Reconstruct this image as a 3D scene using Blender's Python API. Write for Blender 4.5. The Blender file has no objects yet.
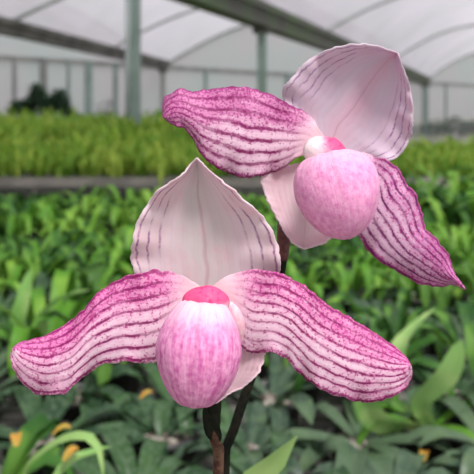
import bpy, math, random
from mathutils import Vector, Matrix, noise as mnoise

random.seed(7)
sc = bpy.context.scene
COL = sc.collection
F, CX, HZ, CAMZ = 658.0, 237.0, 112.0, 1.30      # focal length in px, principal column, horizon row, eye height
PI = math.pi


def at(px, py, Y):
    """The point at distance Y seen at pixel (px, py)."""
    return Vector(((px - CX) / F * Y, Y, CAMZ - (py - HZ) / F * Y))


# ------------------------------------------------------------------ node helpers
class NT:
    def __init__(self, name):
        self.m = bpy.data.materials.new(name)
        self.m.use_nodes = True
        self.t = self.m.node_tree
        self.t.nodes.clear()
        self.out = self.t.nodes.new('ShaderNodeOutputMaterial')

    def n(self, typ, **kw):
        x = self.t.nodes.new(typ)
        for k, v in kw.items():
            setattr(x, k, v)
        return x

    def put(self, sock, v):
        if isinstance(v, bpy.types.NodeSocket):
            self.t.links.new(v, sock)
        elif isinstance(v, (tuple, list)):
            sock.default_value = tuple(v) + ((1,) if len(v) == 3 and sock.type == 'RGBA' else ())
        else:
            sock.default_value = v

    def math(self, op, a, b=0.0, clamp=False):
        x = self.n('ShaderNodeMath', operation=op, use_clamp=clamp)
        self.put(x.inputs[0], a); self.put(x.inputs[1], b)
        return x.outputs[0]

    def add(self, a, b): return self.math('ADD', a, b)
    def sub(self, a, b): return self.math('SUBTRACT', a, b)
    def mul(self, a, b): return self.math('MULTIPLY', a, b)
    def clamp(self, a): return self.math('ADD', a, 0.0, True)

    def sm(self, a, lo, hi, o0=0.0, o1=1.0):
        x = self.n('ShaderNodeMapRange', interpolation_type='SMOOTHSTEP')
        self.put(x.inputs['Value'], a)
        self.put(x.inputs['From Min'], lo); self.put(x.inputs['From Max'], hi)
        self.put(x.inputs['To Min'], o0); self.put(x.inputs['To Max'], o1)
        return x.outputs['Result']

    def mix(self, f, a, b):
        x = self.n('ShaderNodeMix', data_type='RGBA')
        self.put(x.inputs['Factor'], f); self.put(x.inputs[6], a); self.put(x.inputs[7], b)
        return x.outputs[2]

    def noise(self, vec, scale, detail=2.0, rough=0.5):
        x = self.n('ShaderNodeTexNoise')
        if vec is not None:
            self.put(x.inputs['Vector'], vec)
        x.inputs['Scale'].default_value = scale
        x.inputs['Detail'].default_value = detail
        x.inputs['Roughness'].default_value = rough
        return x.outputs['Fac']

    def coord(self, which): return self.n('ShaderNodeTexCoord').outputs[which]

    def sep(self, v):
        x = self.n('ShaderNodeSeparateXYZ'); self.put(x.inputs[0], v)
        return x.outputs[0], x.outputs[1], x.outputs[2]

    def comb(self, a, b, c=0.0):
        x = self.n('ShaderNodeCombineXYZ')
        self.put(x.inputs[0], a); self.put(x.inputs[1], b); self.put(x.inputs[2], c)
        return x.outputs[0]

    def bump(self, h, strength=0.3, dist=0.001):
        x = self.n('ShaderNodeBump')
        x.inputs['Strength'].default_value = strength
        x.inputs['Distance'].default_value = dist
        self.put(x.inputs['Height'], h)
        return x.outputs[0]

    def finish(self, color, rough=0.5, normal=None, trans=0.0, metal=0.0, spec=0.5, sss=0.0, alpha_clear=0.0, tcolor=None):
        p = self.n('ShaderNodeBsdfPrincipled')
        self.put(p.inputs['Base Color'], color)
        self.put(p.inputs['Roughness'], rough)
        p.inputs['Metallic'].default_value = metal
        p.inputs['Specular IOR Level'].default_value = spec
        if sss:
            p.inputs['Subsurface Weight'].default_value = sss
            p.inputs['Subsurface Radius'].default_value = (1, .5, .6)
            p.inputs['Subsurface Scale'].default_value = 0.002
        if normal is not None:
            self.put(p.inputs['Normal'], normal)
        s = p.outputs[0]
        if trans:
            t = self.n('ShaderNodeBsdfTranslucent')
            self.put(t.inputs[0], tcolor if tcolor is not None else color)
            mx = self.n('ShaderNodeMixShader'); mx.inputs[0].default_value = trans
            self.t.links.new(s, mx.inputs[1]); self.t.links.new(t.outputs[0], mx.inputs[2])
            s = mx.outputs[0]
        if alpha_clear:
            t = self.n('ShaderNodeBsdfTransparent')
            t.inputs[0].default_value = (1, 1, 1, 1)
            mx = self.n('ShaderNodeMixShader'); mx.inputs[0].default_value = alpha_clear
            self.t.links.new(s, mx.inputs[1]); self.t.links.new(t.outputs[0], mx.inputs[2])
            s = mx.outputs[0]
        self.t.links.new(s, self.out.inputs[0])
        return self.m


# ------------------------------------------------------------------ flower materials
def petal_material(name, nveins=8, light=(.95, .70, .82), pink=(.70, .10, .40), vein=(.24, .008, .11),
                   speck=(.46, .03, .22), top=.8, tip=.6, low=.2, phase=0.0, veinw=.2, wash=.80):
    t = NT(name)
    u, v, _ = t.sep(t.coord('UV'))
    ob = t.coord('Object')
    n1 = t.noise(ob, 160, 2)
    vv = t.add(v, t.mul(t.sub(n1, .5), .075))
    # pink wash, thickest toward the upper edge and the tip
    p = t.add(t.mul(t.sm(v, .38, .85), top), t.mul(t.sm(u, .45, 1.0), tip))
    p = t.add(p, t.mul(t.sm(v, .18, .0), low))
    p = t.add(p, t.mul(t.sub(t.noise(ob, 480, 3, .65), .5), 1.5))
    lng = t.noise(t.comb(t.mul(u, 5.0), t.mul(vv, 34.0)), 1.0, 3, .6)
    p = t.add(p, t.mul(t.sub(lng, .5), 1.6))
    p = t.mul(t.clamp(p), t.sm(u, .05, .26))
    col = t.mix(t.mul(p, wash), light, pink)
    col = t.mix(t.sm(u, .24, .03), col, (.92, .63, .68))
    # speckles
    sn = t.noise(ob, 1250, 2, .65)
    thr = t.add(t.mul(p, -.10), .625)
    edge = t.math('MINIMUM', v, t.sub(1.0, v))
    edge = t.math('MINIMUM', edge, t.mul(t.sub(1.0, u), 1.4))
    thr = t.sub(thr, t.mul(t.sm(edge, .09, .0), .10))
    # veins, drawn as broken dark lines with a blotchy pink halo
    fr = t.math('FRACT', t.add(t.mul(vv, nveins), phase))
    d = t.math('ABSOLUTE', t.sub(fr, .5))
    strength = t.mul(t.sm(u, .10, .32), t.sm(u, .99, .90))
    strength = t.mul(strength, t.add(.55, t.mul(t.sm(n1, .35, .6), .45)))
    halo = t.mul(t.sm(d, .42, .10), strength)
    col = t.mix(t.mul(halo, .38), col, pink)
    thr = t.sub(thr, t.mul(halo, .075))
    spk = t.sm(t.sub(sn, thr), 0.0, .05)
    col = t.mix(t.mul(t.mul(spk, t.sm(u, .08, .26)), .82), col, speck)
    wid = t.add(veinw * .25, t.mul(t.noise(ob, 620, 3, .7), veinw * 1.0))
    line = t.sm(t.math('DIVIDE', d, wid), 1.0, .45)
    line = t.mul(t.mul(line, strength), t.sm(t.noise(ob, 800, 2), .28, .46, .35, .95))
    col = t.mix(line, col, vein)
    h = t.add(t.mul(t.noise(ob, 420, 3, .6), 1.2), t.mul(d, .5))
    return t.finish(col, .5, t.bump(h, .22, .0006), trans=.25, spec=.3)


def sepal_material(name, base=(.80, .66, .70), inner=(.68, .61, .61), rim=(.90, .72, .78), vein=(.30, .10, .26),
                   midrib=(.50, .28, .32), midw=.012, rosy=(.80, .50, .56), nveins=13, basepink=.7, strip=0.0,
                   lo=.36, hi=.58):
    t = NT(name)
    u, v, _ = t.sep(t.coord('UV'))
    ob = t.coord('Object')
    away = t.math('ABSOLUTE', t.sub(v, .5))
    col = t.mix(t.sm(away, .05, .30), inner, base)
    col = t.mix(t.mul(t.sm(away, .40, .5), .7), col, rim)
    blot = t.noise(ob, 150, 3)
    col = t.mix(t.mul(t.sm(blot, .45, .75), .45), col, rosy)
    col = t.mix(t.mul(t.sm(u, .30, .0), basepink), col, rosy)
    if strip:
        col = t.mix(t.mul(t.sm(away, .17, .01), strip), col, (.80, .36, .48))
        col = t.mix(t.mul(t.mul(t.sm(u, .86, 1.0), t.sm(away, .5, .0)), strip), col, (.74, .25, .42))
    vv = t.add(v, t.mul(t.sub(t.noise(ob, 110, 2), .5), .05))
    d = t.math('ABSOLUTE', t.sub(t.math('FRACT', t.mul(vv, nveins)), .5))
    line = t.sm(d, .17, .03)
    vc = t.comb(t.mul(u, 3.2), t.mul(v, 9.0))
    brk = t.sm(t.noise(vc, 2.2, 2), lo, hi)
    line = t.mul(t.mul(line, brk), t.mul(t.sm(away, .22, .35), t.sm(u, .15, .32)))
    fine = t.sm(t.noise(ob, 1100, 2), .35, .6)
    line = t.mul(line, t.add(t.mul(fine, .5), .45))
    col = t.mix(line, col, vein)
    # faint veins everywhere
    col = t.mix(t.mul(t.sm(d, .2, .0), .06), col, (.50, .30, .42))
    mid = t.mul(t.sm(t.math('ABSOLUTE', t.sub(vv, .5)), midw * 2.0, midw * .3), .42)
    col = t.mix(mid, col, midrib)
    nrm = t.bump(t.add(t.mul(t.noise(ob, 350, 2), .6), d), .30, .0005)
    return t.finish(col, .6, nrm, trans=.28, spec=.25)


def pouch_material(name, lightc=(.84, .38, .60), deep=(.52, .09, .31), toplight=(.86, .60, .70), lo=.34, hi=.68, white=.8, streak=.55):
    t = NT(name)
    u, h, _ = t.sep(t.coord('UV'))
    ob = t.coord('Object')
    a = t.mul(u, 2 * PI)
    vc = t.comb(t.mul(t.math('SINE', a), 1.0), t.mul(t.math('COSINE', a), 1.0), t.mul(h, .42))
    st = t.noise(vc, 9, 4, .6)
    st2 = t.noise(ob, 500, 3, .6)
    s = t.add(t.mul(st, streak), t.mul(st2, 1 - streak))
    col = t.mix(t.sm(s, lo, hi), lightc, deep)
    spots = t.sm(t.noise(ob, 1300, 2), .62, .70)
    col = t.mix(t.mul(spots, .35), col, (.42, .08, .32))
    col = t.mix(t.mul(t.sm(t.add(h, t.mul(t.sub(st, .5), .5)), .72, .95), white), col, toplight)
    nrm = t.bump(t.add(t.mul(st, 1.0), t.mul(st2, .5)), .4, .001)
    return t.finish(col, .5, nrm, spec=.25, sss=.2)


def simple(name, c1, c2, scale, rough=.6, **kw):
    t = NT(name)
    ob = t.coord('Object')
    n_ = t.noise(ob, scale, 3)
    col = t.mix(t.sm(n_, .35, .65), c1, c2)
    nrm = t.bump(n_, .3, kw.pop('dist', .001))
    return t.finish(col, rough, nrm, **kw)


def leaf_material(name, a, b, young, mott=0.0, vs=9, rough=.5, spec=.22, trans=.25):
    t = NT(name)
    ob = t.coord('Object')
    u, v, _ = t.sep(t.coord('UV'))
    rnd = t.n('ShaderNodeObjectInfo').outputs['Random']
    n_ = t.noise(ob, vs, 2)
    col = t.mix(t.sm(n_, .35, .65), a, b)
    col = t.mix(t.mul(t.sm(t.noise(ob, vs * 2.4, 1), .48, .66), .7), col, young)
    col = t.mix(t.mul(t.sm(rnd, .55, 1.0), .5), col, young)
    if mott:
        col = t.mix(t.mul(t.sm(t.noise(ob, 120, 3), .45, .6), mott), col, (.11, .17, .10))
    d = t.math('ABSOLUTE', t.sub(v, .5))
    col = t.mix(t.mul(t.sm(d, .05, .0), .35), col, young)
    return t.finish(col, rough, t.bump(t.noise(ob, 60, 2), .2, .002), trans=trans, spec=spec)


M = {}
M['petal_a_l'] = petal_material('striped_petal_left', nveins=7.5, phase=.15, top=.95, tip=.45, low=.15)
M['petal_a_r'] = petal_material('striped_petal_right', nveins=8.5, phase=.3, top=.85, tip=.40, low=.35)
M['petal_b_l'] = petal_material('striped_petal_rolled', nveins=7.0, phase=.4, top=1.05, tip=1.1, low=.35, pink=(.60, .10, .36), speck=(.36, .025, .20), veinw=.24)
M['petal_b_r'] = petal_material('striped_petal_drooping', nveins=7.5, phase=.2, top=.65, tip=.85, low=.75, pink=(.58, .13, .40), vein=(.15, .012, .12), veinw=.22, light=(.86, .60, .76))
M['sepal_a'] = sepal_material('pale_sepal')
M['sepal_b'] = sepal_material('lilac_sepal', base=(.70, .55, .66), inner=(.66, .56, .65), rim=(.78, .66, .74), strip=.32,
                              vein=(.30, .12, .32), rosy=(.72, .46, .56), midw=.006, nveins=17)
M['syn'] = sepal_material('blush_sepal', base=(.82, .60, .66), inner=(.82, .64, .68), midw=.004, lo=.5, hi=.8, basepink=.3)
M['pouch_a'] = pouch_material('streaked_pouch')
M['pouch_b'] = pouch_material('pink_pouch', lightc=(.84, .39, .60), deep=(.66, .20, .44), lo=.34, hi=.72, white=.35, streak=.35)
M['throat'] = simple('throat_pink', (.82, .42, .52), (.86, .62, .66), 300, .5, sss=.2)
M['rim'] = simple('pouch_lip', (.84, .48, .60), (.86, .60, .66), 400, .55, sss=.2, spec=.2)


def staminode_material(name, wx, wz):
    """red shield fading to blush white toward one side (wx) or toward its foot (wz)"""
    t = NT(name)
    x, z, _ = t.sep(t.coord('UV'))
    ob = t.coord('Object')
    r = t.add(t.add(t.mul(t.sub(.5, x), wx), t.mul(t.sub(.5, z), wz)), t.mul(t.sub(t.noise(ob, 300, 2), .5), .35))
    col = t.mix(t.sm(r, -.12, .30), (.84, .09, .24), (.90, .50, .58))
    col = t.mix(t.sm(r, .15, .42), col, (.90, .72, .74))
    col = t.mix(t.mul(t.sm(t.noise(ob, 700, 2), .54, .7), t.sm(r, .2, .0)), col, (.72, .04, .16))
    return t.finish(col, .45, t.bump(t.noise(ob, 500, 2), .35, .001), spec=.25, sss=.15)


M['stam_a'] = staminode_material('staminode_front', -.25, 1.2)
M['stam_b'] = staminode_material('staminode_tilted', 1.3, .35)
M['stem_brown'] = simple('brown_stem', (.065, .028, .02), (.14, .075, .05), 500, .6, spec=.12)
M['stem_dark'] = simple('dark_stem', (.006, .008, .005), (.018, .016, .010), 400, .5, spec=.12)
M['ovary'] = simple('red_brown_ovary', (.085, .018, .022), (.15, .05, .04), 500, .5)
M['bract'] = simple('dark_bract', (.005, .008, .004), (.014, .014, .008), 300, .6, spec=.12)
M['leaf_bright'] = leaf_material('bright_leaf', (.10, .27, .025), (.065, .19, .02), (.24, .42, .06), trans=.30)
M['leaf_pale'] = leaf_material('pale_leaf', (.26, .46, .14), (.20, .40, .10), (.40, .56, .20), trans=.3)
M['leaf_mid'] = leaf_material('mid_leaf', (.022, .085, .014), (.05, .15, .022), (.14, .29, .045))
M['leaf_dark'] = leaf_material('mottled_leaf', (.018, .048, .020), (.035, .080, .034), (.065, .14, .045), mott=.5, rough=.35)
M['leaf_grey'] = leaf_material('grey_leaf', (.040, .075, .048), (.075, .12, .080), (.12, .19, .09), mott=.5, rough=.35)
M['leaf_far'] = leaf_material('far_leaf', (.12, .28, .025), (.26, .43, .045), (.50, .60, .10), trans=.35, vs=2.5)
M['leaf_yellow'] = simple('yellow_leaf', (.60, .27, .04), (.42, .33, .05), 80, .6, trans=.3)
M['shrub'] = simple('shrub_leaf', (.05, .12, .06), (.09, .17, .09), 4, .6, trans=.2)
M['shrub_pale'] = simple('pale_shrub_leaf', (.12, .18, .14), (.20, .26, .20), 4, .6, trans=.2)
M['pot'] = simple('black_pot', (.018, .018, .018), (.035, .034, .032), 40, .5)
M['bark'] = simple('potting_bark', (.05, .032, .02), (.30, .27, .23), 120, .9, dist=.004)


def slat_mat():
    t = NT('weathered_timber')
    ob = t.coord('Object')
    x, y, z = t.sep(ob)
    g = t.noise(t.comb(t.mul(x, 2.0), t.mul(y, 40.0), z), 3, 4)
    col = t.mix(t.sm(g, .3, .7), (.085, .08, .07), (.23, .22, .20))
    return t.finish(col, .85, t.bump(g, .4, .003))


M['slat'] = slat_mat()
M['rim_metal'] = simple('bench_rail', (.26, .24, .21), (.16, .15, .13), 5, .6)
M['steel'] = simple('galvanised_post', (.25, .33, .30), (.20, .27, .24), 3, .5, metal=.1)
M['pipe'] = simple('white_downpipe', (.38, .44, .42), (.32, .38, .36), 3, .5)
M['gutter'] = simple('dark_gutter', (.085, .085, .075), (.15, .145, .13), 2, .7)
M['gutter_moss'] = simple('mossy_gutter', (.085, .085, .075), (.085, .13, .06), 1.3, .7)
M['arch'] = simple('arch_tube', (.24, .26, .25), (.32, .34, .32), 2, .6)
M['frame_dark'] = simple('wall_frame', (.20, .21, .20), (.27, .28, .26), 2, .6)
M['ground'] = simple('concrete_floor', (.22, .21, .19), (.34, .33, .30), 1.5, .9, dist=.01)
M['soil'] = simple('outside_ground', (.14, .17, .08), (.24, .24, .16), .4, .95, dist=.02)


def skin_mat(name, c, clear, scale=.5, c2=None):
    t = NT(name)
    ob = t.coord('Object')
    n_ = t.noise(ob, scale, 2)
    col = t.mix(t.sm(n_, .35, .65), c, c2 or tuple(k * .9 for k in c))
    p = t.n('ShaderNodeBsdfDiffuse'); t.put(p.inputs[0], col)
    tl = t.n('ShaderNodeBsdfTranslucent'); t.put(tl.inputs[0], col)
    m1 = t.n('ShaderNodeMixShader'); m1.inputs[0].default_value = .6
    t.t.links.new(p.outputs[0], m1.inputs[1]); t.t.links.new(tl.outputs[0], m1.inputs[2])
    tr = t.n('ShaderNodeBsdfTransparent'); tr.inputs[0].default_value = (1, 1, 1, 1)
    m2 = t.n('ShaderNodeMixShader'); m2.inputs[0].default_value = clear
    t.t.links.new(m1.outputs[0], m2.inputs[1]); t.t.links.new(tr.outputs[0], m2.inputs[2])
    t.t.links.new(m2.outputs[0], t.out.inputs[0])
    return t.m


M['roof'] = skin_mat('roof_film', (.70, .65, .72), .36, .35, (.60, .58, .61))
M['wall'] = skin_mat('wall_sheet', (.50, .56, .54), .22, .35, (.56, .53, .54))


# ------------------------------------------------------------------ mesh helpers
def mesh_obj(name, verts, faces, mat, parent=None, uvs=None, smooth=True):
    me = bpy.data.meshes.new(name)
    me.from_pydata([tuple(v) for v in verts], [], faces)
    if uvs is not None:
        lay = me.uv_layers.new(name='UVMap')
        for poly in me.polygons:
            for li in poly.loop_indices:
                lay.data[li].uv = uvs[me.loops[li].vertex_index]
    if smooth:
        me.polygons.foreach_set('use_smooth', [True] * len(me.polygons))
    me.materials.append(mat)
    me.update()
    o = bpy.data.objects.new(name, me)
    COL.objects.link(o)
    if parent is not None:
        o.parent = parent
        o.matrix_parent_inverse = Matrix.Identity(4)
        me.transform(parent.matrix_basis.inverted() if parent.parent is None else (parent.parent.matrix_basis @ parent.matrix_basis).inverted())
    return o


def tag(o, label=None, cat=None, group=None, kind=None):
    if label: o['label'] = label
    if cat: o['category'] = cat
    if group: o['group'] = group
    if kind: o['kind'] = kind
    return o


def empty(name, loc, label=None, cat=None, group=None):
    o = bpy.data.objects.new(name, None)
    o.empty_display_size = .05
    COL.objects.link(o)
    o.location = loc
    o.matrix_basis = Matrix.Translation(Vector(loc))
    return tag(o, label, cat, group)


class MB:
    def __init__(self): self.v = []; self.f = []; self.uv = []

    def box(self, c, s, rotz=0.0):
        i = len(self.v)
        R = Matrix.Rotation(rotz, 3, 'Z')
        for dx in (-.5, .5):
            for dy in (-.5, .5):
                for dz in (-.5, .5):
                    self.v.append(Vector(c) + R @ Vector((dx * s[0], dy * s[1], dz * s[2])))
                    self.uv.append((dx, dy))
        for q in ((0, 1, 3, 2), (4, 6, 7, 5), (0, 4, 5, 1), (2, 3, 7, 6), (0, 2, 6, 4), (1, 5, 7, 3)):
            self.f.append([i + k for k in q])
        return self

    def bar(self, a, b, w, h):
        """box section from a to b, w wide across, h high"""
        a, b = Vector(a), Vector(b)
        d = (b - a).normalized()
        side = d.cross(Vector((0, 0, 1)))
        side = side.normalized() if side.length > 1e-4 else Vector((1, 0, 0))
        up = side.cross(d).normalized()
        i = len(self.v)
        for p in (a, b):
            for sx, sz in ((-1, -1), (1, -1), (1, 1), (-1, 1)):
                self.v.append(p + side * sx * w / 2 + up * sz * h / 2); self.uv.append((0, 0))
        self.f += [[i, i + 1, i + 2, i + 3], [i + 7, i + 6, i + 5, i + 4]]
        for k in range(4):
            self.f.append([i + k, i + 4 + k, i + 4 + (k + 1) % 4, i + (k + 1) % 4])
        return self

    def tube(self, pts, r, n=10, cap=True):
        i0 = len(self.v)
        pts = [Vector(p) for p in pts]
        rs = r if isinstance(r, (list, tuple)) else [r] * len(pts)
        up = Vector((0, 0, 1))
        for k, p in enumerate(pts):
            d = (pts[min(k + 1, len(pts) - 1)] - pts[max(k - 1, 0)]).normalized()
            ref = up if abs(d.dot(up)) < .95 else Vector((1, 0, 0))
            if k == 0: s = d.cross(ref).normalized()
            else:
                s = (s - d * s.dot(d)).normalized()
            t = d.cross(s)
            for j in range(n):
                a = 2 * PI * j / n
                self.v.append(p + (s * math.cos(a) + t * math.sin(a)) * rs[k]); self.uv.append((j / n, k / len(pts)))
        for k in range(len(pts) - 1):
            for j in range(n):
                a = i0 + k * n + j; b = i0 + k * n + (j + 1) % n
                self.f.append([a, b, b + n, a + n])
        if cap:
            self.f.append([i0 + j for j in range(n)][::-1])
            self.f.append([i0 + (len(pts) - 1) * n + j for j in range(n)])
        return self

    def lathe(self, c, prof, n=20):
        i0 = len(self.v)
        for (r, z) in prof:
            for j in range(n):
                a = 2 * PI * j / n
                self.v.append(Vector(c) + Vector((r * math.cos(a), r * math.sin(a), z))); self.uv.append((j / n, z))
        for k in range(len(prof) - 1):
            for j in range(n):
                a = i0 + k * n + j; b = i0 + k * n + (j + 1) % n
                self.f.append([a, b, b + n, a + n])
        return self

    def leaf(self, pts, w, n=9, keel=.25, side=None, tipr=.6, idx=0, base=.45):
        """strap leaf along a curve; widest at tipr of its length, folded along the midrib"""
        P = spline([Vector(p) for p in pts], n)
        i0 = len(self.v)
        for k, p in enumerate(P):
            u = k / (n - 1)
            d = (P[min(k + 1, n - 1)] - P[max(k - 1, 0)]).normalized()
            s = side if side is not None else d.cross(Vector((0, 0, 1)))
            s = (s - d * s.dot(d))
            s = s.normalized() if s.length > 1e-4 else Vector((1, 0, 0))
            nrm = s.cross(d).normalized()
            if nrm.z < 0 and side is None: nrm = -nrm
            if u < tipr:
                ww = base + (1 - base) * math.sin(u / tipr * PI / 2)
            else:
                q = (u - tipr) / (1 - tipr)
                ww = math.sqrt(max(0, 1 - q * q)) * .97 + .03
            ww *= w / 2
            for q in (-1, -.5, 0, .5, 1):
                self.v.append(p + s * ww * q + nrm * abs(q) * ww * keel * 2)
                self.uv.append((idx + u * .99, q * .5 + .5))
        for k in range(n - 1):
            for j in range(4):
                a = i0 + k * 5 + j
                self.f.append([a, a + 1, a + 6, a + 5])
        return self

    def build(self, name, mat, parent=None, smooth=False):
        return mesh_obj(name, self.v, self.f, mat, parent, self.uv, smooth)


def spline(pts, n):
    """n points at equal arc length along a Catmull-Rom curve through pts"""
    P = [pts[0] * 2 - pts[1]] + list(pts) + [pts[-1] * 2 - pts[-2]]
    dense = []
    for i in range(1, len(P) - 2):
        for k in range(16):
            t = k / 16
            a, b, c, d = P[i - 1], P[i], P[i + 1], P[i + 2]
            dense.append(.5 * ((2 * b) + (c - a) * t + (2 * a - 5 * b + 4 * c - d) * t * t + (3 * b - a - 3 * c + d) * t ** 3))
    dense.append(P[-2])
    L = [0.0]
    for a, b in zip(dense, dense[1:]): L.append(L[-1] + (b - a).length)
    out = []; j = 0
    for k in range(n):
        s = L[-1] * k / (n - 1)
        while j < len(L) - 2 and L[j + 1] < s: j += 1
        seg = L[j + 1] - L[j]
        t = (s - L[j]) / seg if seg > 1e-12 else 0
        out.append(dense[j].lerp(dense[j + 1], min(1, max(0, t))))
    return out


def petal(name, eA, eB, depth, mat, parent, nu=90, nv=36, thick=.0005, ruffle=.0010, seed=0.0, fr=5.0, crinkle=1.3):
    """A petal between two edge outlines (base to tip); v=0 on eA, v=1 on eB; depth(u,v) is its distance."""
    A = spline([Vector((x, y, 0)) for x, y in eA], nu)
    B = spline([Vector((x, y, 0)) for x, y in eB], nu)
    V, UV, Fc = [], [], []
    mid = [a.lerp(b, .5) for a, b in zip(A, B)]
    OFF = {False: [], True: []}
    for S, sd in ((A, 3.0), (B, 9.0)):
        for i in range(nu):
            k = min(1, i / (nu * .2)) * min(1, (nu - 1 - i) / 4)
            out = (S[i] - mid[i]); out = out.normalized() if out.length > .01 else Vector((0, 0, 0))
            OFF[S is B].append(out * crinkle * k * (mnoise.noise(Vector((i * .33, seed * 5, sd))) * 1.6 + mnoise.noise(Vector((i * .9, seed * 5, sd + 3))) * .9))
    for i in range(nu):
        u = i / (nu - 1)
        for j in range(nv):
            v = j / (nv - 1)
            p = A[i].lerp(B[i], v) + OFF[v > .5][i] * abs(2 * v - 1) ** 4
            e = abs(2 * v - 1) ** 3
            rf = ruffle * e * math.sin(u * 2 * PI * fr + seed + (2.1 if v > .5 else 0)) * min(1, u * 3)
            rf += ruffle * .55 * e * math.sin(u * 2 * PI * fr * 2.3 + seed * 2 + 4 * v) * min(1, u * 3)
            V.append(at(p.x, p.y, depth(u, v) + rf)); UV.append((u, v))
    for i in range(nu - 1):
        for j in range(nv - 1):
            a = i * nv + j
            Fc.append([a, a + 1, a + nv + 1, a + nv])
    o = mesh_obj(name, V, Fc, mat, parent, UV)
    s = o.modifiers.new('thickness', 'SOLIDIFY'); s.thickness = thick; s.offset = 0
    return o


def pouch(cpx, cpy, Y, prof, roll, pitch, mat, parent, squash=1.0, lump=.0004, seed=0):
    """Slipper pouch: profile (height, radius) in px about its own axis, with the mouth rolled inward."""
    k = Y / F
    R = Matrix.Rotation(roll, 3, 'Y') @ Matrix.Rotation(pitch, 3, 'X')
    c = at(cpx, cpy, Y)
    P = spline([Vector((r, h, 0)) for h, r in prof], 64)
    n = 72
    V, UV, Fc = [], [], []
    hs = [p.y for p in P]; h0, h1 = min(hs), max(hs)
    for i, p in enumerate(P):
        hh = (p.y - h0) / (h1 - h0)
        if i > 50: hh = max(hh, .9)
        for j in range(n):
            a = 2 * PI * j / n
            rr = max(p.x, .05)
            q = Vector((rr * math.sin(a) * squash, -rr * math.cos(a), p.y)) * k
            ln = mnoise.noise(Vector((math.sin(a) * 2.0, math.cos(a) * 2.0, hh * 2 + seed)))
            q *= 1 + ln * .035
            V.append(c + R @ q); UV.append((j / n, hh))
    for i in range(len(P) - 1):
        for j in range(n):
            a = i * n + j; b = i * n + (j + 1) % n
            Fc.append([a, b, b + n, a + n])
    Fc.append([j for j in range(n)][::-1])
    o = mesh_obj('pouch', V, Fc, mat, parent, UV)
    # bead along the mouth
    top = max(range(len(P)), key=lambda i: P[i].y)
    ring = [V[top * n + j] for j in range(n)]
    mb = MB()
    rp = [p for p in ring] + ring[:2]
    mb.tube(rp, .9 * k, 8, cap=False)
    rim = mb.build('pouch_rim', M['rim'], None, True)
    rim.parent = o; rim.matrix_parent_inverse = Matrix.Identity(4)
    rim.data.transform((parent.matrix_basis).inverted())
    return o


def staminode(cpx, cpy, Y, w, h, roll, parent, tilt=.5, mat=None):
    """convex heart-shaped shield with a notch below and a small boss"""
    k = Y / F
    V, UV, Fc = [], [], []
    nr, n = 12, 40
    R = Matrix.Rotation(roll, 3, 'Y') @ Matrix.Rotation(tilt, 3, 'X')
    c = at(cpx, cpy, Y)
    for i in range(nr + 1):
        r = i / nr
        for j in range(n):
            a = 2 * PI * j / n
            x = math.sin(a); z = math.cos(a)
            rad = 1 - .28 * math.exp(-((a - PI) / .38) ** 2) + .08 * math.exp(-((a) / .5) ** 2)
            X = x * r * rad * w / 2; Z = z * r * rad * h / 2
            dome = (1 - r ** 2.4) * h * .42 + 1.6 * math.exp(-((X) ** 2 + (Z - h * .1) ** 2) / 16)
            V.append(c + R @ (Vector((X, -dome, Z)) * k)); UV.append((.5 + .5 * x * r, .5 + .5 * z * r))
    for i in range(nr):
        for j in range(n):
            a = i * n + j; b = i * n + (j + 1) % n
            Fc.append([a, b, b + n, a + n])
    o = mesh_obj('staminode', V, Fc, mat, parent, UV)
    s = o.modifiers.new('thickness', 'SOLIDIFY'); s.thickness = .0010; s.offset = -1
    return o


def bowl(Y0, du, cup, fwd=0.0, tipcurl=0.0, tw=0.0):
    """distance function: du drift along the petal, cup = forward edges, fwd = mid arch toward the camera"""
    def f(u, v):
        e = (2 * v - 1)
        return Y0 + du * u - cup * e * e * math.sin(min(1, u * 1.3) * PI * .5) - fwd * math.sin(u * PI) - tipcurl * max(0, u - .7) ** 2 / .09 + tw * e * u
    return f


# ------------------------------------------------------------------ the two slipper orchids
BENCH_Z = .80
POT_A = Vector((-.066, .27, BENCH_Z))
POT_B = Vector((.064, .29, BENCH_Z))


def add_pot(mb, soil, base, r=.05, h=.10, n=24):
    mb.lathe(base, [(0.001, 0.0), (r * .74, 0.0), (r * .96, h * .88), (r * 1.06, h * .88), (r * 1.06, h), (r * .98, h), (r * .95, h * .86)], n)
    soil.lathe(base, [(0.001, h * .90), (r * .4, h * .92), (r * .93, h * .87)], n)


def rosette(mb, base, n, L, w, rise, seed, spread=1.0, nseg=9, droop=.35):
    rr = random.Random(seed)
    for k in range(n):
        a = 2 * PI * k / n * (1.0 if n < 5 else 1.0) + rr.uniform(-.4, .4) + seed
        l = L * rr.uniform(.65, 1.1)
        el = rise * rr.uniform(.5, 1.25)
        d = Vector((math.cos(a), math.sin(a), 0))
        p0 = base + d * .006 * (1 + k * .3)
        p1 = p0 + d * l * .35 * spread + Vector((0, 0, l * el * .55))
        p2 = p0 + d * l * .72 * spread + Vector((0, 0, l * el * .75))
        p3 = p0 + d * l * 1.0 * spread + Vector((0, 0, l * (el * .75 - droop * rr.uniform(.4, 1.2))))
        mb.leaf([p0, p1, p2, p3], w * rr.uniform(.8, 1.2), nseg, keel=rr.uniform(.1, .3), idx=k)


def orchid_base(root, pot, seed, extra=None):
    pb, so = MB(), MB()
    add_pot(pb, so, pot, .052, .10)
    pt = pb.build('pot', M['pot'], root, True)
    so.build('potting_mix', M['bark'], root, True)
    lf = MB()
    rosette(lf, pot + Vector((0, 0, .092)), 7, .13, .026, .35, seed, 1.0, 12)
    lf.build('leaves', M['leaf_dark'], root, True)
    if extra:
        xl = MB(); extra(xl)
        o = xl.build('leaf', M['leaf_pale'], root, True); o['label'] = 'tall pale green leaf'


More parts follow.
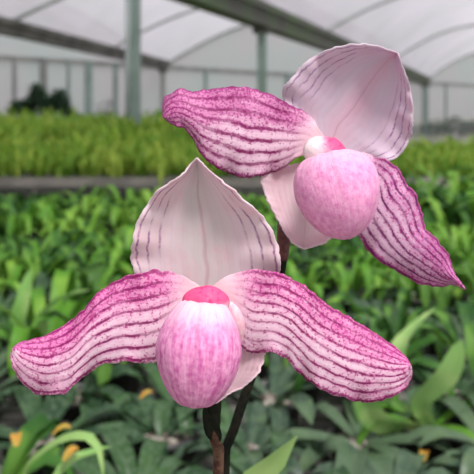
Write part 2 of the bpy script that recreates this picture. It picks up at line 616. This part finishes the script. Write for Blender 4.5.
# --- lower, front-facing orchid
A = empty('slipper_orchid', POT_A, 'lower slipper orchid facing forward, pale broad top sepal, two wide striped petals spread level', 'orchid')
YA = .202
petal('dorsal_sepal',
      [(196, 298), (165, 290), (141, 281), (131, 263), (133, 236), (141, 214), (152, 197), (168, 184), (181, 175), (190, 165), (197, 158)],
      [(212, 298), (245, 290), (270, 285), (280, 272), (279, 250), (272, 231), (262, 216), (246, 201), (226, 184), (208, 169), (197, 158)],
      bowl(YA + .006, -.004, .007, -.003), M['sepal_a'], A, ruffle=.0011, seed=.7, fr=3.2)
petal('synsepal',
      [(205, 300), (190, 325), (185, 350), (188, 372), (198, 392), (216, 403)],
      [(220, 300), (248, 318), (264, 345), (261, 368), (246, 385), (232, 392), (216, 403)],
      bowl(YA + .004, -.002, .006), M['syn'], A, ruffle=.0006, fr=2)
petal('petal',
      [(212, 303), (185, 330), (170, 352), (154, 362), (122, 362), (98, 367), (80, 379), (66, 392), (48, 395), (30, 389), (16, 375), (11, 358), (13, 348)],
      [(208, 292), (187, 278), (165, 271), (147, 271), (128, 276), (110, 284), (97, 294), (86, 307), (72, 320), (55, 331), (36, 338), (22, 342), (13, 348)],
      bowl(YA + .002, -.008, -.003, .002, .002, .002), M['petal_a_l'], A, ruffle=.0012, seed=.3, fr=4)
petal('petal',
      [(205, 302), (226, 318), (236, 336), (247, 352), (270, 352), (286, 358), (298, 372), (314, 385), (334, 394), (356, 401), (380, 400), (400, 392), (411, 378), (411, 366)],
      [(208, 290), (222, 279), (236, 273), (256, 270), (276, 272), (295, 280), (310, 290), (323, 302), (340, 312), (357, 322), (374, 332), (390, 343), (404, 355), (411, 366)],
      bowl(YA + .001, -.006, -.003, .003, .002, .002), M['petal_a_r'], A, ruffle=.0012, seed=1.9, fr=4)
pa = pouch(199, 352, .186,
           [(-52, 0), (-51, 8), (-48, 17), (-37, 28), (-20, 37.5), (-2, 42.5), (12, 42), (26, 37.5), (37, 31), (44, 26), (48, 21.5), (47.5, 18), (42, 15), (30, 17), (5, 22), (-15, 20)],
           .07, -.22, M['pouch_a'], A)
staminode(206, 302, .1885, 48, 32, .05, A, .05, M['stam_a'])
cb = MB(); cb.tube([at(206, 303, .1915), at(206, 303, .197), at(206, 300, .206)], [.0030, .0044, .0036], 16)
cb.build('column', M['throat'], A, True)
for sx, nm in ((-1, 0), (1, 1)):
    sp = MB()
    x0 = 206 + sx * 17
    pts = [at(x0, 302, .190), at(x0 + sx * 8, 309, .192), at(x0 + sx * 14, 324, .194), at(x0 + sx * 16, 344, .196)]
    sp.tube(spline(pts, 12), [.0008 + .0016 * math.sin(PI * k / 11) for k in range(12)], 12)
    sp.build('side_lobe', M['throat'], A, True)
st = MB()
stpts = [at(214, 402, .204), at(214, 425, .209), at(216, 450, .213), at(218, 480, .218), Vector((-.012, .235, 1.06)), Vector((-.04, .262, .96)), POT_A + Vector((.004, 0, .09))]
st.tube(spline(stpts, 40), [.0012] + [.0018] * 38 + [.0018], 14)
st.build('flower_stem', M['stem_brown'], A, True)
ov = MB()
ov.tube(spline([at(214, 372, .200), at(213, 390, .203), at(214, 408, .206), at(216, 426, .210)], 14), [.0015, .0019, .0023, .0024, .0025, .0026, .0026, .0025, .0024, .0022, .0019, .0018, .0016, .0014], 14)
ov.build('ovary', M['bract'], A, True)
br = MB(); br.leaf([at(217, 440, .211), at(212, 425, .206), at(209, 408, .204), at(210, 396, .204)], .0048, 10, .3, side=Vector((1, 0, 0)), tipr=.35)
o = br.build('bract', M['bract'], A, True)
m_ = o.modifiers.new('thickness', 'SOLIDIFY'); m_.thickness = .0004
orchid_base(A, POT_A, 1.1)

# --- upper orchid, tilted to the right
B = empty('slipper_orchid', POT_B, 'upper slipper orchid tilted sideways, lilac top sepal, rolled dark striped petal and hanging pointed petal', 'orchid')
YB = .226
petal('dorsal_sepal',
      [(322, 152), (304, 134), (290, 112), (282, 92), (290, 80), (306, 62), (325, 51), (342, 46), (360, 44), (377, 46), (389, 50), (398, 53)],
      [(334, 158), (356, 166), (378, 163), (396, 158), (406, 147), (412, 130), (413, 111), (411, 92), (407, 78), (402, 66), (398, 53)],
      bowl(YB + .006, -.005, .006, -.004, .0), M['sepal_b'], B, ruffle=.0011, seed=2.2, fr=3.3)
petal('synsepal',
      [(312, 160), (286, 166), (266, 172), (261, 180), (266, 197), (276, 217), (286, 234), (294, 244), (304, 249)],
      [(326, 162), (338, 185), (342, 212), (336, 232), (324, 243), (304, 249)],
      bowl(YB + .006, -.001, .005), M['syn'], B, ruffle=.0008, fr=2)
petal('petal',
      [(326, 160), (308, 155), (296, 158), (284, 167), (264, 175), (243, 178), (226, 172), (211, 164), (200, 152), (193, 139), (184, 128), (172, 124), (163, 117)],
      [(328, 145), (321, 132), (311, 117), (296, 107), (279, 99), (261, 91), (241, 87), (223, 88), (207, 91), (192, 91), (178, 90), (167, 96), (163, 104), (163, 117)],
      bowl(YB + .003, -.010, -.004, .001, -.004, .002), M['petal_b_l'], B, ruffle=.0014, seed=.9, fr=4)
rl = MB()
P_ = spline([at(178, 91, .2155), at(169, 96, .2150), at(164, 106, .2150), at(165, 117, .2155), at(173, 123, .2160)], 14)
rl.tube(P_, [.0007 + .0016 * math.sin(PI * k / 13) for k in range(14)], 12)
petal('petal',
      [(332, 160), (346, 180), (357, 205), (357, 232), (374, 257), (389, 267), (405, 276), (422, 284), (438, 286), (452, 285), (465, 289)],
      [(338, 148), (352, 151), (370, 155), (388, 160), (399, 170), (407, 183), (417, 196), (421, 212), (425, 228), (437, 240), (446, 251), (450, 262), (454, 273), (465, 289)],
      bowl(YB + .002, -.012, -.003, .001, .0, -.003), M['petal_b_r'], B, ruffle=.0011, seed=2.9, fr=4)
pb_ = pouch(338, 195, .206,
            [(-44, 0), (-43, 8), (-38, 19), (-27, 30), (-12, 38.5), (4, 42.5), (18, 42), (29, 38), (36, 32), (39.5, 26), (39, 21), (34, 17), (20, 19), (0, 24), (-14, 22)],
            -.18, -.30, M['pouch_b'], B, seed=4)
staminode(326, 155, .2095, 48, 36, .45, B, .0, M['stam_b'])
cb = MB(); cb.tube([at(331, 154, .2145), at(331, 155, .220), at(329, 155, .232)], [.0030, .0046, .0038], 16)
cb.build('column', M['throat'], B, True)
st = MB()
stpts = [at(284, 250, .240), at(281, 270, .240), at(272, 315, .238), at(258, 358, .235), at(245, 395, .232), at(233, 432, .230), at(225, 462, .230),
         Vector((-.003, .233, 1.13)), Vector((.004, .245, 1.04)), Vector((.035, .275, .95)), POT_B + Vector((-.004, 0, .09))]
st.tube(spline(stpts, 60), [.0017 + .0004 * (1 if 14 < k < 34 else 0) for k in range(60)], 14)
st.build('flower_stem', M['stem_dark'], B, True)
ov = MB()
ov.tube(spline([at(318, 165, .236), at(300, 188, .238), at(288, 212, .240), at(284, 236, .240), at(283, 260, .240)], 20),
        [.0018 + .0011 * math.sin(PI * (k / 19) ** 1.2) for k in range(20)], 14)
ov.build('ovary', M['ovary'], B, True)


def tall_leaf(lf):
    lf.leaf([POT_B + Vector((.004, .01, .095)), Vector((.030, .325, .98)), at(256, 500, .34), at(275, 462, .335), at(297, 436, .33)], .020, 16, .12,
            side=Vector((.75, -.25, .55)), tipr=.5, idx=9)


orchid_base(B, POT_B, .35, tall_leaf)


# ------------------------------------------------------------------ background plants on the benches
def make_variants(mat, n, L, w, rise, leaves, droop, seed0):
    out = []
    for s in range(n):
        root = empty('potted_orchid', (0, 0, 0))
        pb, so = MB(), MB()
        add_pot(pb, so, Vector((0, 0, 0)), .045, .085, 14)
        pt = pb.build('pot', M['pot'], root, True)
        mix_ = so.build('potting_mix', M['bark'], root, True)
        lf = MB()
        rosette(lf, Vector((0, 0, .078)), leaves + s % 3, L, w, rise * (1 + .15 * (s % 3 - 1)), seed0 + s * 1.7, 1.0, 8, droop)
        lf.build('leaves', mat, root, True)
        out.append(root)
    return out


USED = set()


def place(root, loc, rz, scale, label, group):
    if root.name not in USED:
        r = root; USED.add(root.name)
    else:
        r = root.copy(); COL.objects.link(r)
        for ch in [c for c in root.children]:
            c = ch.copy(); COL.objects.link(c); c.parent = r
    r.location = loc; r.rotation_euler = (0, 0, rz); r.scale = (scale,) * 3
    tag(r, label, 'plant', group)
    return r


vd = make_variants(M['leaf_dark'], 6, .115, .026, .38, 11, .35, 11)
vg = make_variants(M['leaf_grey'], 4, .12, .028, .28, 10, .25, 31)
vm = make_variants(M['leaf_mid'], 6, .14, .026, .85, 12, .65, 51)
vb = make_variants(M['leaf_bright'], 5, .135, .025, .95, 11, .65, 71)

KINDS = {
    'd': (vd, 'dark green mottled strap-leaved orchid in a black pot on the near bench', 'dark mottled plants on the near bench'),
    'g': (vg, 'grey-green flat-leaved orchid in a black pot low on the near bench', 'grey-green plants on the near bench'),
    'm': (vm, 'mid-green leafy orchid without flowers in a black pot on the near bench', 'mid-green plants on the near bench'),
    'b': (vb, 'bright yellow-green leafy orchid in a black pot on the near bench', 'bright green plants on the near bench'),
}
Y = .56
row = 0
count = 0
while Y < 2.62:
    half = .36 * Y + .42
    sp_ = .140 if Y < 1.25 else .125
    n = int(2 * half / sp_)
    for k in range(n):
        x = -half + (k + .5) * 2 * half / n + random.uniform(-.02, .02) + (.04 if row % 2 else -.04)
        y = Y + random.uniform(-.03, .03)
        if y < .62 and -.02 < x < .16: continue
        r = random.random()
        if Y < 1.0: kind = 'g' if r < .40 else 'd' if r < .88 else 'm'
        elif Y < 1.45: kind = 'g' if r < .12 else 'd' if r < .35 else 'm' if r < .85 else 'b'
        else: kind = 'd' if r < .12 else 'm' if r < .62 else 'b'
        pool, lab, grp = KINDS[kind]
        s = random.uniform(.85, 1.1) * (1.0 if Y < 1.2 else .86)
        if Y > 2.2: s *= 1.5 if x > .2 * Y else 1.22
        place(random.choice(pool), (x, y, BENCH_Z), random.uniform(0, 6.28), s, lab, grp)
        count += 1
    Y += .138 if Y < 1.25 else .122
    row += 1

for pool in (vd, vg, vm, vb):
    for rt in pool:
        if rt.name not in USED:
            for c in list(rt.children): bpy.data.objects.remove(c)
            bpy.data.objects.remove(rt)

# plants singled out by a leaf the photograph shows clearly
def special(loc, leaves, mat, label, seed, n=5):
    root = empty('potted_orchid', loc, label, 'plant')
    pb, so = MB(), MB()
    add_pot(pb, so, Vector(loc), .045, .085, 18)
    pb.build('pot', M['pot'], root, True); so.build('potting_mix', M['bark'], root, True)
    lf = MB()
    b = Vector(loc) + Vector((0, 0, .08))
    rosette(lf, b, n, .10, .020, .35, seed, 1.0, 9)
    for i, (pts, w, side) in enumerate(leaves):
        xl = MB().leaf([b] + pts, w, 16, .18, side=side, tipr=.55, idx=20 + i)
        o = xl.build('leaf', M['leaf_pale'], root, True); o['label'] = 'long pale green leaf'
    lf.build('leaves', mat, root, True)
    return root


special((-.19, .60, BENCH_Z), [([at(22, 478, .60), at(45, 446, .58), at(74, 433, .57), at(97, 440, .56), at(104, 468, .55), at(104, 486, .55)], .0125, Vector((.1, .9, .2))),
                               ([at(60, 474, .62), at(96, 452, .64), at(112, 447, .66)], .014, None)],
        M['leaf_bright'], 'bright green plant whose long leaf arches over at the lower left corner', 3.3)
special((.26, .88, BENCH_Z), [([at(392, 400, .90), at(398, 352, .92), at(415, 328, .94), at(436, 308, .96)], .026, Vector((.8, -.2, .5))),
                              ([at(420, 400, .86), at(448, 372, .84), at(462, 340, .84)], .030, Vector((.8, -.2, .3))),
                              ([at(380, 420, .84), at(362, 392, .82), at(352, 372, .82)], .034, Vector((.6, -.2, .5)))],
        M['leaf_bright'], 'light green plant with an upright broad leaf right of the lower flower petal tip', 5.1)
special((-.27, 1.10, BENCH_Z), [([at(22, 330, 1.10), at(24, 300, 1.1), at(32, 268, 1.12)], .028, Vector((.9, -.1, .1))),
                                ([at(40, 330, 1.08), at(60, 300, 1.05), at(90, 290, 1.02)], .024, None)],
        M['leaf_bright'], 'yellow-green plant with an upright leaf above the lower left petal tip', 7.7)

YL = [(62, 432, .66, .3, 'yellowed leaf lying below the lower left petal tip'),
      (16, 440, .68, 1.9, 'orange-brown leaf scrap at the lower left frame edge'),
      (72, 455, .62, .9, 'small orange leaf scrap under the arching green leaf'),
      (147, 396, .86, .5, 'small yellow leaf lying between lower petal and pouch'),
      (424, 456, .80, 1.2, 'dry yellow leaf lying in the lower right corner')]
for px, py, yy, rz, lab in YL:
    c = at(px, py, yy)
    mb = MB()
    d = Vector((math.cos(rz), math.sin(rz), .25)) * .009
    mb.leaf([c - d, c - d * .3 + Vector((0, 0, .003)), c + d * .4 + Vector((0, 0, .003)), c + d], .011, 9, .2)
    o = mb.build('fallen_leaf', M['leaf_yellow'], None, True)
    tag(o, lab, 'leaf')


def bench(x0, x1, y0, y1, top, label, slats=True):
    root = empty('growing_bench', ((x0 + x1) / 2, (y0 + y1) / 2, 0), label, 'bench')
    if slats:
        mb = MB()
        y = y0 + .03
        while y < y1 - .02:
            mb.box(((x0 + x1) / 2, y, top - .010), (x1 - x0 - .02, .045, .018)); y += .062
        mb.build('slatted_top', M['slat'], root)
    else:
        MB().box(((x0 + x1) / 2, (y0 + y1) / 2, top - .01), (x1 - x0, y1 - y0, .018)).build('tray_top', M['slat'], root)
    mb = MB()
    for ya in (y0, y1): mb.bar((x0, ya, top), (x1, ya, top), .03, .06)
    for xa in (x0, x1): mb.bar((xa, y0, top), (xa, y1, top), .03, .075)
    mb.build('rail', M['rim_metal'], root)
    for xa in (x0 + .15, (x0 + x1) / 2, x1 - .15):
        for ya in (y0 + .12, y1 - .12):
            MB().box((xa, ya, (top - .03) / 2), (.04, .04, top - .03)).build('leg', M['rim_metal'], root)
    return root


bench(-1.6, 1.6, .08, 2.75, BENCH_Z, 'long slatted bench of orchid pots under the two flowers')
bench(-3.2, 3.2, 4.72, 7.4, BENCH_Z, 'bench behind the aisle with a pale edge rail left of the pale sepal')
bench(-6.6, 1.6, 8.0, 11.8, BENCH_Z, 'third growing bench farther back, crowded with bright green plants')
bench(-7.5, 0.6, 13.4, 16.6, BENCH_Z, 'farthest growing bench, crowded with yellow-green plants below the left wall')

# far bench: the first rows as plants of their own
def far_variant(s):
    mb = MB()
    rosette(mb, Vector((0, 0, .0)), 16, .24, .026, 1.25, 90 + s * 2.3, .75, 6, .65)  # bare leaf rosette standing for one of the orchid plants farther back
    o = mb.build('leafy_plant', M['leaf_far'], None, True)
    return o


fv = [far_variant(s) for s in range(5)]
fused = set()
Y = 4.86
row = 0
while Y < 6.0:
    x = -2.55 + (row % 2) * .09
    while x < 2.75:
        src = random.choice(fv)
        if src.name in fused:
            o = src.copy(); COL.objects.link(o)
        else:
            o = src; fused.add(src.name)
        o.location = (x + random.uniform(-.03, .03), Y + random.uniform(-.03, .03), BENCH_Z)
        o.rotation_euler = (0, 0, random.uniform(0, 6.28))
        s = random.uniform(.75, 1.05) * (.78 if x > .6 else 1)
        o.scale = (s, s, s)
        tag(o, 'bright green leafy plant on the second bench, behind the pale edge rail', 'plant', 'plants on the front rows of the second bench')
        x += .185
    Y += .19
    row += 1


def massed(name, x0, x1, y0, y1, sp, L, label, mat, hmul=1.0, seed=0):
    mb = MB()  # leaf rosettes merged into one mesh, standing for the remaining orchid plants
    rr = random.Random(seed)
    y = y0
    while y < y1:
        x = x0
        while x < x1:
            b = Vector((x + rr.uniform(-.05, .05), y + rr.uniform(-.05, .05), BENCH_Z))
            rosette(mb, b, 9, L * rr.uniform(.7, 1.2) * (.78 if b.x > .6 else 1), .04, 1.3 * hmul, rr.uniform(0, 50), .8, 5, .45)
            x += sp
        y += sp
    o = mb.build(name, mat, None, True)
    return tag(o, label, 'plants', None, 'stuff')


massed('plant_bed', -2.9, 3.0, 6.05, 7.3, .21, .25, 'dense rows of green plants filling the rear of the second bench', M['leaf_far'], seed=2)
massed('plant_bed', -5.9, 1.4, 8.15, 11.65, .26, .34, 'dense bright green plants covering the third bench', M['leaf_far'], seed=3)
massed('plant_bed', -7.3, 0.4, 13.5, 16.5, .30, .42, 'dense yellow-green plants covering the farthest bench by the wall', M['leaf_far'], seed=4)

# ------------------------------------------------------------------ the greenhouse
def struct(o):
    o['kind'] = 'structure'; return o


GH = CAMZ + 1.70                                   # gutter height
W0, WD = Vector((-2.7, 24.3, 0)), Vector((13.3, 12.7, 0))   # end wall line
G1a, G1d = Vector((-2.7, 24.3, 0)), Vector((-2.1, -11.0, 0))
G2a, G2d = Vector((10.6, 37.0, 0)), Vector((-11.0, -27.0, 0))
def g1(t): return G1a + G1d * t                    # 0 at the end wall
def g2(t): return G2a + G2d * t
def gz(p, z=GH): return Vector((p.x, p.y, z))


struct(MB().box((4, 18, -.02), (70, 70, .04)).build('floor', M['ground']))
struct(MB().box((10, 60, -.08), (260, 200, .04)).build('ground_outside', M['soil']))

for f_, k0, k1, w, mat in ((g1, -.02, 2.4, .26, 'gutter'), (g2, -.02, 1.65, .34, 'gutter_moss')):
    MBg = MB(); MBg.bar(gz(f_(k0)), gz(f_(k1)), w, w * .85)
    a, b = gz(f_(k0), GH + w * .5), gz(f_(k1), GH + w * .5)
    side = (b - a).cross(Vector((0, 0, 1))).normalized() * w * .75
    MBg.bar(a + side, b + side, .03, .12); MBg.bar(a - side, b - side, .03, .12)
    o = MBg.build('gutter_beam', M[mat])
    tag(o, 'dark gutter beam running back at the upper left, left of the thick post' if f_ is g1 else
        'thick mossy gutter beam crossing above the upper flower', 'beam', None, 'structure')
G3off = Vector((13.9, 13.0, 0))
o = MB().bar(gz(g2(-.02) + G3off), gz(g2(1.65) + G3off), .3, .25).build('gutter_beam', M['gutter'])
tag(o, 'gutter beam of the bay out of sight on the right', 'beam', None, 'structure')
G0off = Vector((-13.3, -12.7, 0))


def solve_g2(p):
    """where the line from p along the wall direction meets gutter 2"""
    # p + WD*t = G2a + G2d*s
    det = WD.x * (-G2d.y) - (-G2d.x) * WD.y
    rx, ry = G2a.x - p.x, G2a.y - p.y
    t = (rx * (-G2d.y) - (-G2d.x) * ry) / det
    return p + WD * t


def arch_pts(a, b, h, n=22):
    return [gz(a.lerp(b, k / n), GH + 4 * h * (k / n) * (1 - k / n)) for k in range(n + 1)]


def rise(a, b): return 2.7 * ((b - a).length / 18.5) ** .8


mid_rows, right_rows, left_rows = [], [], []
N = 40
for k in range(N + 1):
    a = g1(2.35 * k / N); b = solve_g2(a)
    mid_rows.append(arch_pts(a, b, rise(a, b)))
    a = g2(1.65 * k / N); b = a + G3off
    right_rows.append(arch_pts(a, b, 2.35))
    b = g1(2.35 * k / N); a = b + G0off
    left_rows.append(arch_pts(a, b, 2.6))


def skin(name, rows, mat, lift=.05):
    V = [p + Vector((0, 0, lift)) for r in rows for p in r]
    n = len(rows[0]); Fc = []
    for i in range(len(rows) - 1):
        for j in range(n - 1):
            a = i * n + j; Fc.append([a, a + 1, a + n + 1, a + n])
    return struct(mesh_obj(name, V, Fc, mat))


skin('ceiling_middle', mid_rows, M['roof'])
skin('ceiling_right', right_rows, M['roof'])
skin('ceiling_left', left_rows, M['roof'])

arch_no = 0
def arch(a, b, h, r=.04):
    o = MB().tube(arch_pts(a, b, h, 26), r, 8).build('roof_arch', M['arch'], None, True)
    tag(o, 'curved grey steel roof arch holding up the pale film', 'arch', 'roof arches', 'structure')


for t in (0.0, .5, 1.0, 1.35, 1.75, 2.2):
    a = g1(t); b = solve_g2(a); arch(a, b, rise(a, b), .05 if t else .07)
    arch(g1(t) + G0off, g1(t), 2.6, .045)
for t in (0.0, .46, .80, 1.12, 1.45):
    a = g2(t); arch(a, a + G3off, 2.35, .06 if t < .5 else .045)

# purlins: long tubes along the bays
for rows, js in ((mid_rows, (11,)), (right_rows, (12,)), (left_rows, (11,))):
    for j in js:
        o = MB().tube([r[j] - Vector((0, 0, .02)) for r in rows], .035, 6).build('roof_purlin', M['arch'], None, True)
        tag(o, 'long thin steel purlin running along under the roof film', 'purlin', 'roof purlins', 'structure')

# end wall with gables
V, Fc = [], []
def wall_strip(name, pts_top):
    V = []; Fc = []
    for p in pts_top:
        V += [Vector((p.x, p.y, 0)), p]
    for k in range(len(pts_top) - 1):
        Fc.append([2 * k, 2 * k + 2, 2 * k + 3, 2 * k + 1])
    struct(mesh_obj(name, V, Fc, M['wall'], smooth=False))


off = Vector((-.05, .06, 0))
wall_strip('wall_back', [p + off for p in left_rows[0]] + [p + off for p in mid_rows[0][1:]] + [p + off for p in right_rows[0][1:]])
fr = MB()
fr.bar(gz(W0 + WD * -1.0, GH - .05), gz(W0 + WD * 2.0, GH - .05), .10, .16)
fr.bar(gz(W0 + WD * -1.0, .3), gz(W0 + WD * 2.0, .3), .06, .6)
o = fr.build('wall_back_rails', M['frame_dark']); struct(o)


def wall_point(px):
    r = (px - CX) / F
    t = (r * W0.y - W0.x) / (WD.x - r * WD.y)
    return W0 + WD * t


for px, w in ((14, .10), (43, .22), (68, .08), (88, .24), (115, .14), (205, .1), (287, .22), (330, .1), (372, .12), (445, .10), (-40, .2), (500, .2)):
    p = wall_point(px) + Vector((.04, -.08, 0))
    o = MB().box((p.x, p.y, GH / 2), (w, .10, GH), .76).build('wall_post', M['frame_dark' if px < 60 else 'steel'])
    tag(o, 'upright frame post of the translucent back wall', 'post', 'back wall posts', 'structure')


def post(px, Y, w, mat, label, top=GH):
    p = at(px, 112, Y)
    o = MB().box((p.x, p.y, top / 2), (w, w, top)).build('greenhouse_post', M[mat])
    tag(o, label, 'post'); return o


def post_at(p, w, mat, label, h=GH):
    r = empty('greenhouse_post', (p.x, p.y, 0), label, 'post')
    MB().box((p.x, p.y, h / 2), (w, w, h)).build('upright', M[mat], r)
    MB().box((p.x, p.y, h - .18), (w * 2.0, w * 1.3, .14)).build('bracket', M['gutter'], r)
    return r


r = empty('greenhouse_post', (at(135, 112, 12.9).x, 12.9, 0), 'thick pale green upright post with a downpipe left of the upper flower', 'post')
p = at(136, 112, 12.9)
MB().box((p.x, p.y, 2.1), (.17, .17, 4.2)).build('upright', M['steel'], r)
p2 = at(128.5, 112, 12.9)
MB().tube([(p2.x, p2.y - .02, 0), (p2.x, p2.y - .02, 4.15)], .065, 14).build('downpipe', M['pipe'], r, True)
post_at(g1(0) + Vector((.0, -.35, 0)), .16, 'frame_dark', 'thin dark post at the far end of the left gutter beam')
pp = g2(.922)
post_at(pp, .17, 'steel', 'pale post under the mossy gutter beam, left of the lilac sepal')
post_at(g2(0) + Vector((-.1, -.35, 0)), .26, 'steel', 'slim grey post rising right of the lilac sepal')

# shrubs seen at the wall
def shrub(c, w, d, h, n, mat, label, seed, z0=.1, ls=.22):
    root = empty('shrub', (c.x, c.y, 0), label, 'shrub')
    rr = random.Random(seed)
    tr = MB(); lf = MB()
    for k in range(max(3, int(w / .35))):
        x = c.x - w / 2 + w * (k + .5) / max(3, int(w / .35))
        top = h * rr.uniform(.6, .9)
        tr.tube([(x, c.y, 0), (x + rr.uniform(-.05, .05), c.y, top * .6), (x + rr.uniform(-.1, .1), c.y, top)], [.03, .022, .01], 7)
    for k in range(n):
        a = rr.uniform(0, 2 * PI)
        x = rr.uniform(-.5, .5)
        hh = h * (1 - .35 * abs(2 * x) ** 2.5) * (1 + .12 * math.sin(x * 17 + seed))
        z = z0 + (hh - z0) * rr.random() ** .7
        b = Vector((c.x + x * w, c.y + rr.uniform(-.5, .5) * d, z))
        dv = Vector((math.cos(a), math.sin(a), rr.uniform(-.4, .5))) * ls * rr.uniform(.6, 1.2)
        lf.leaf([b, b + dv * .5 + Vector((0, 0, .02)), b + dv], ls * .35, 4, .2, idx=k % 7)
    tr.build('stems', M['frame_dark'], root, True)
    lf.build('foliage', mat, root, True)


c = at(43, 112, 18.6); shrub(c, 1.8, .6, CAMZ + .58, 2600, M['shrub'], 'dark green bush before the back wall at the upper left', 3, 1.2, .18)
c = at(105, 112, 20.6); shrub(c, .9, .5, CAMZ + .25, 300, M['shrub_pale'], 'small dull green bush before the wall, left of the thick post', 5, .8, .14)
c = at(455, 112, 33.5); shrub(c, 2.9, .7, CAMZ - .35, 900, M['shrub_pale'], 'hazy grey-green bush along the back wall at the right edge', 8, .05, .2)

# ------------------------------------------------------------------ light and camera
w = bpy.data.worlds.new('overcast'); sc.world = w
w.use_nodes = True
nt = w.node_tree; nt.nodes.clear()
tc = nt.nodes.new('ShaderNodeTexCoord'); sp = nt.nodes.new('ShaderNodeSeparateXYZ')
cr = nt.nodes.new('ShaderNodeValToRGB')
cr.color_ramp.elements[0].position = .45; cr.color_ramp.elements[0].color = (.36, .38, .36, 1)
cr.color_ramp.elements[1].position = .75; cr.color_ramp.elements[1].color = (.92, .91, .98, 1)
ma = nt.nodes.new('ShaderNodeMath'); ma.operation = 'MULTIPLY_ADD'; ma.inputs[1].default_value = .5; ma.inputs[2].default_value = .5
bg = nt.nodes.new('ShaderNodeBackground'); bg.inputs[1].default_value = 1.0
wo = nt.nodes.new('ShaderNodeOutputWorld')
nt.links.new(tc.outputs['Generated'], sp.inputs[0]); nt.links.new(sp.outputs[2], ma.inputs[0])
nt.links.new(ma.outputs[0], cr.inputs[0]); nt.links.new(cr.outputs[0], bg.inputs[0]); nt.links.new(bg.outputs[0], wo.inputs[0])

sl = bpy.data.lights.new('sun', 'SUN'); sl.energy = 3.3; sl.angle = math.radians(14); sl.color = (1, .98, .95)
so_ = bpy.data.objects.new('sun', sl); COL.objects.link(so_)
so_.rotation_euler = Vector((.35, -.55, 1.0)).to_track_quat('Z', 'Y').to_euler()
so_.location = (0, 0, 12)

cd = bpy.data.cameras.new('camera')
cd.sensor_width = 36; cd.sensor_fit = 'HORIZONTAL'
cd.lens = 36 * F / 474
cd.shift_y = -(237 - HZ) / 474
cd.clip_start = .01; cd.clip_end = 500
cd.dof.use_dof = True; cd.dof.focus_distance = .198; cd.dof.aperture_fstop = 23
co = bpy.data.objects.new('camera', cd); COL.objects.link(co)
co.location = (0, 0, CAMZ); co.rotation_euler = (PI / 2, 0, 0)
sc.camera = co
sc.view_settings.view_transform = 'Standard'
sc.view_settings.look = 'None'
sc.view_settings.gamma = 1
sc.view_settings.exposure = .18
sc.cycles.transparent_max_bounces = 16
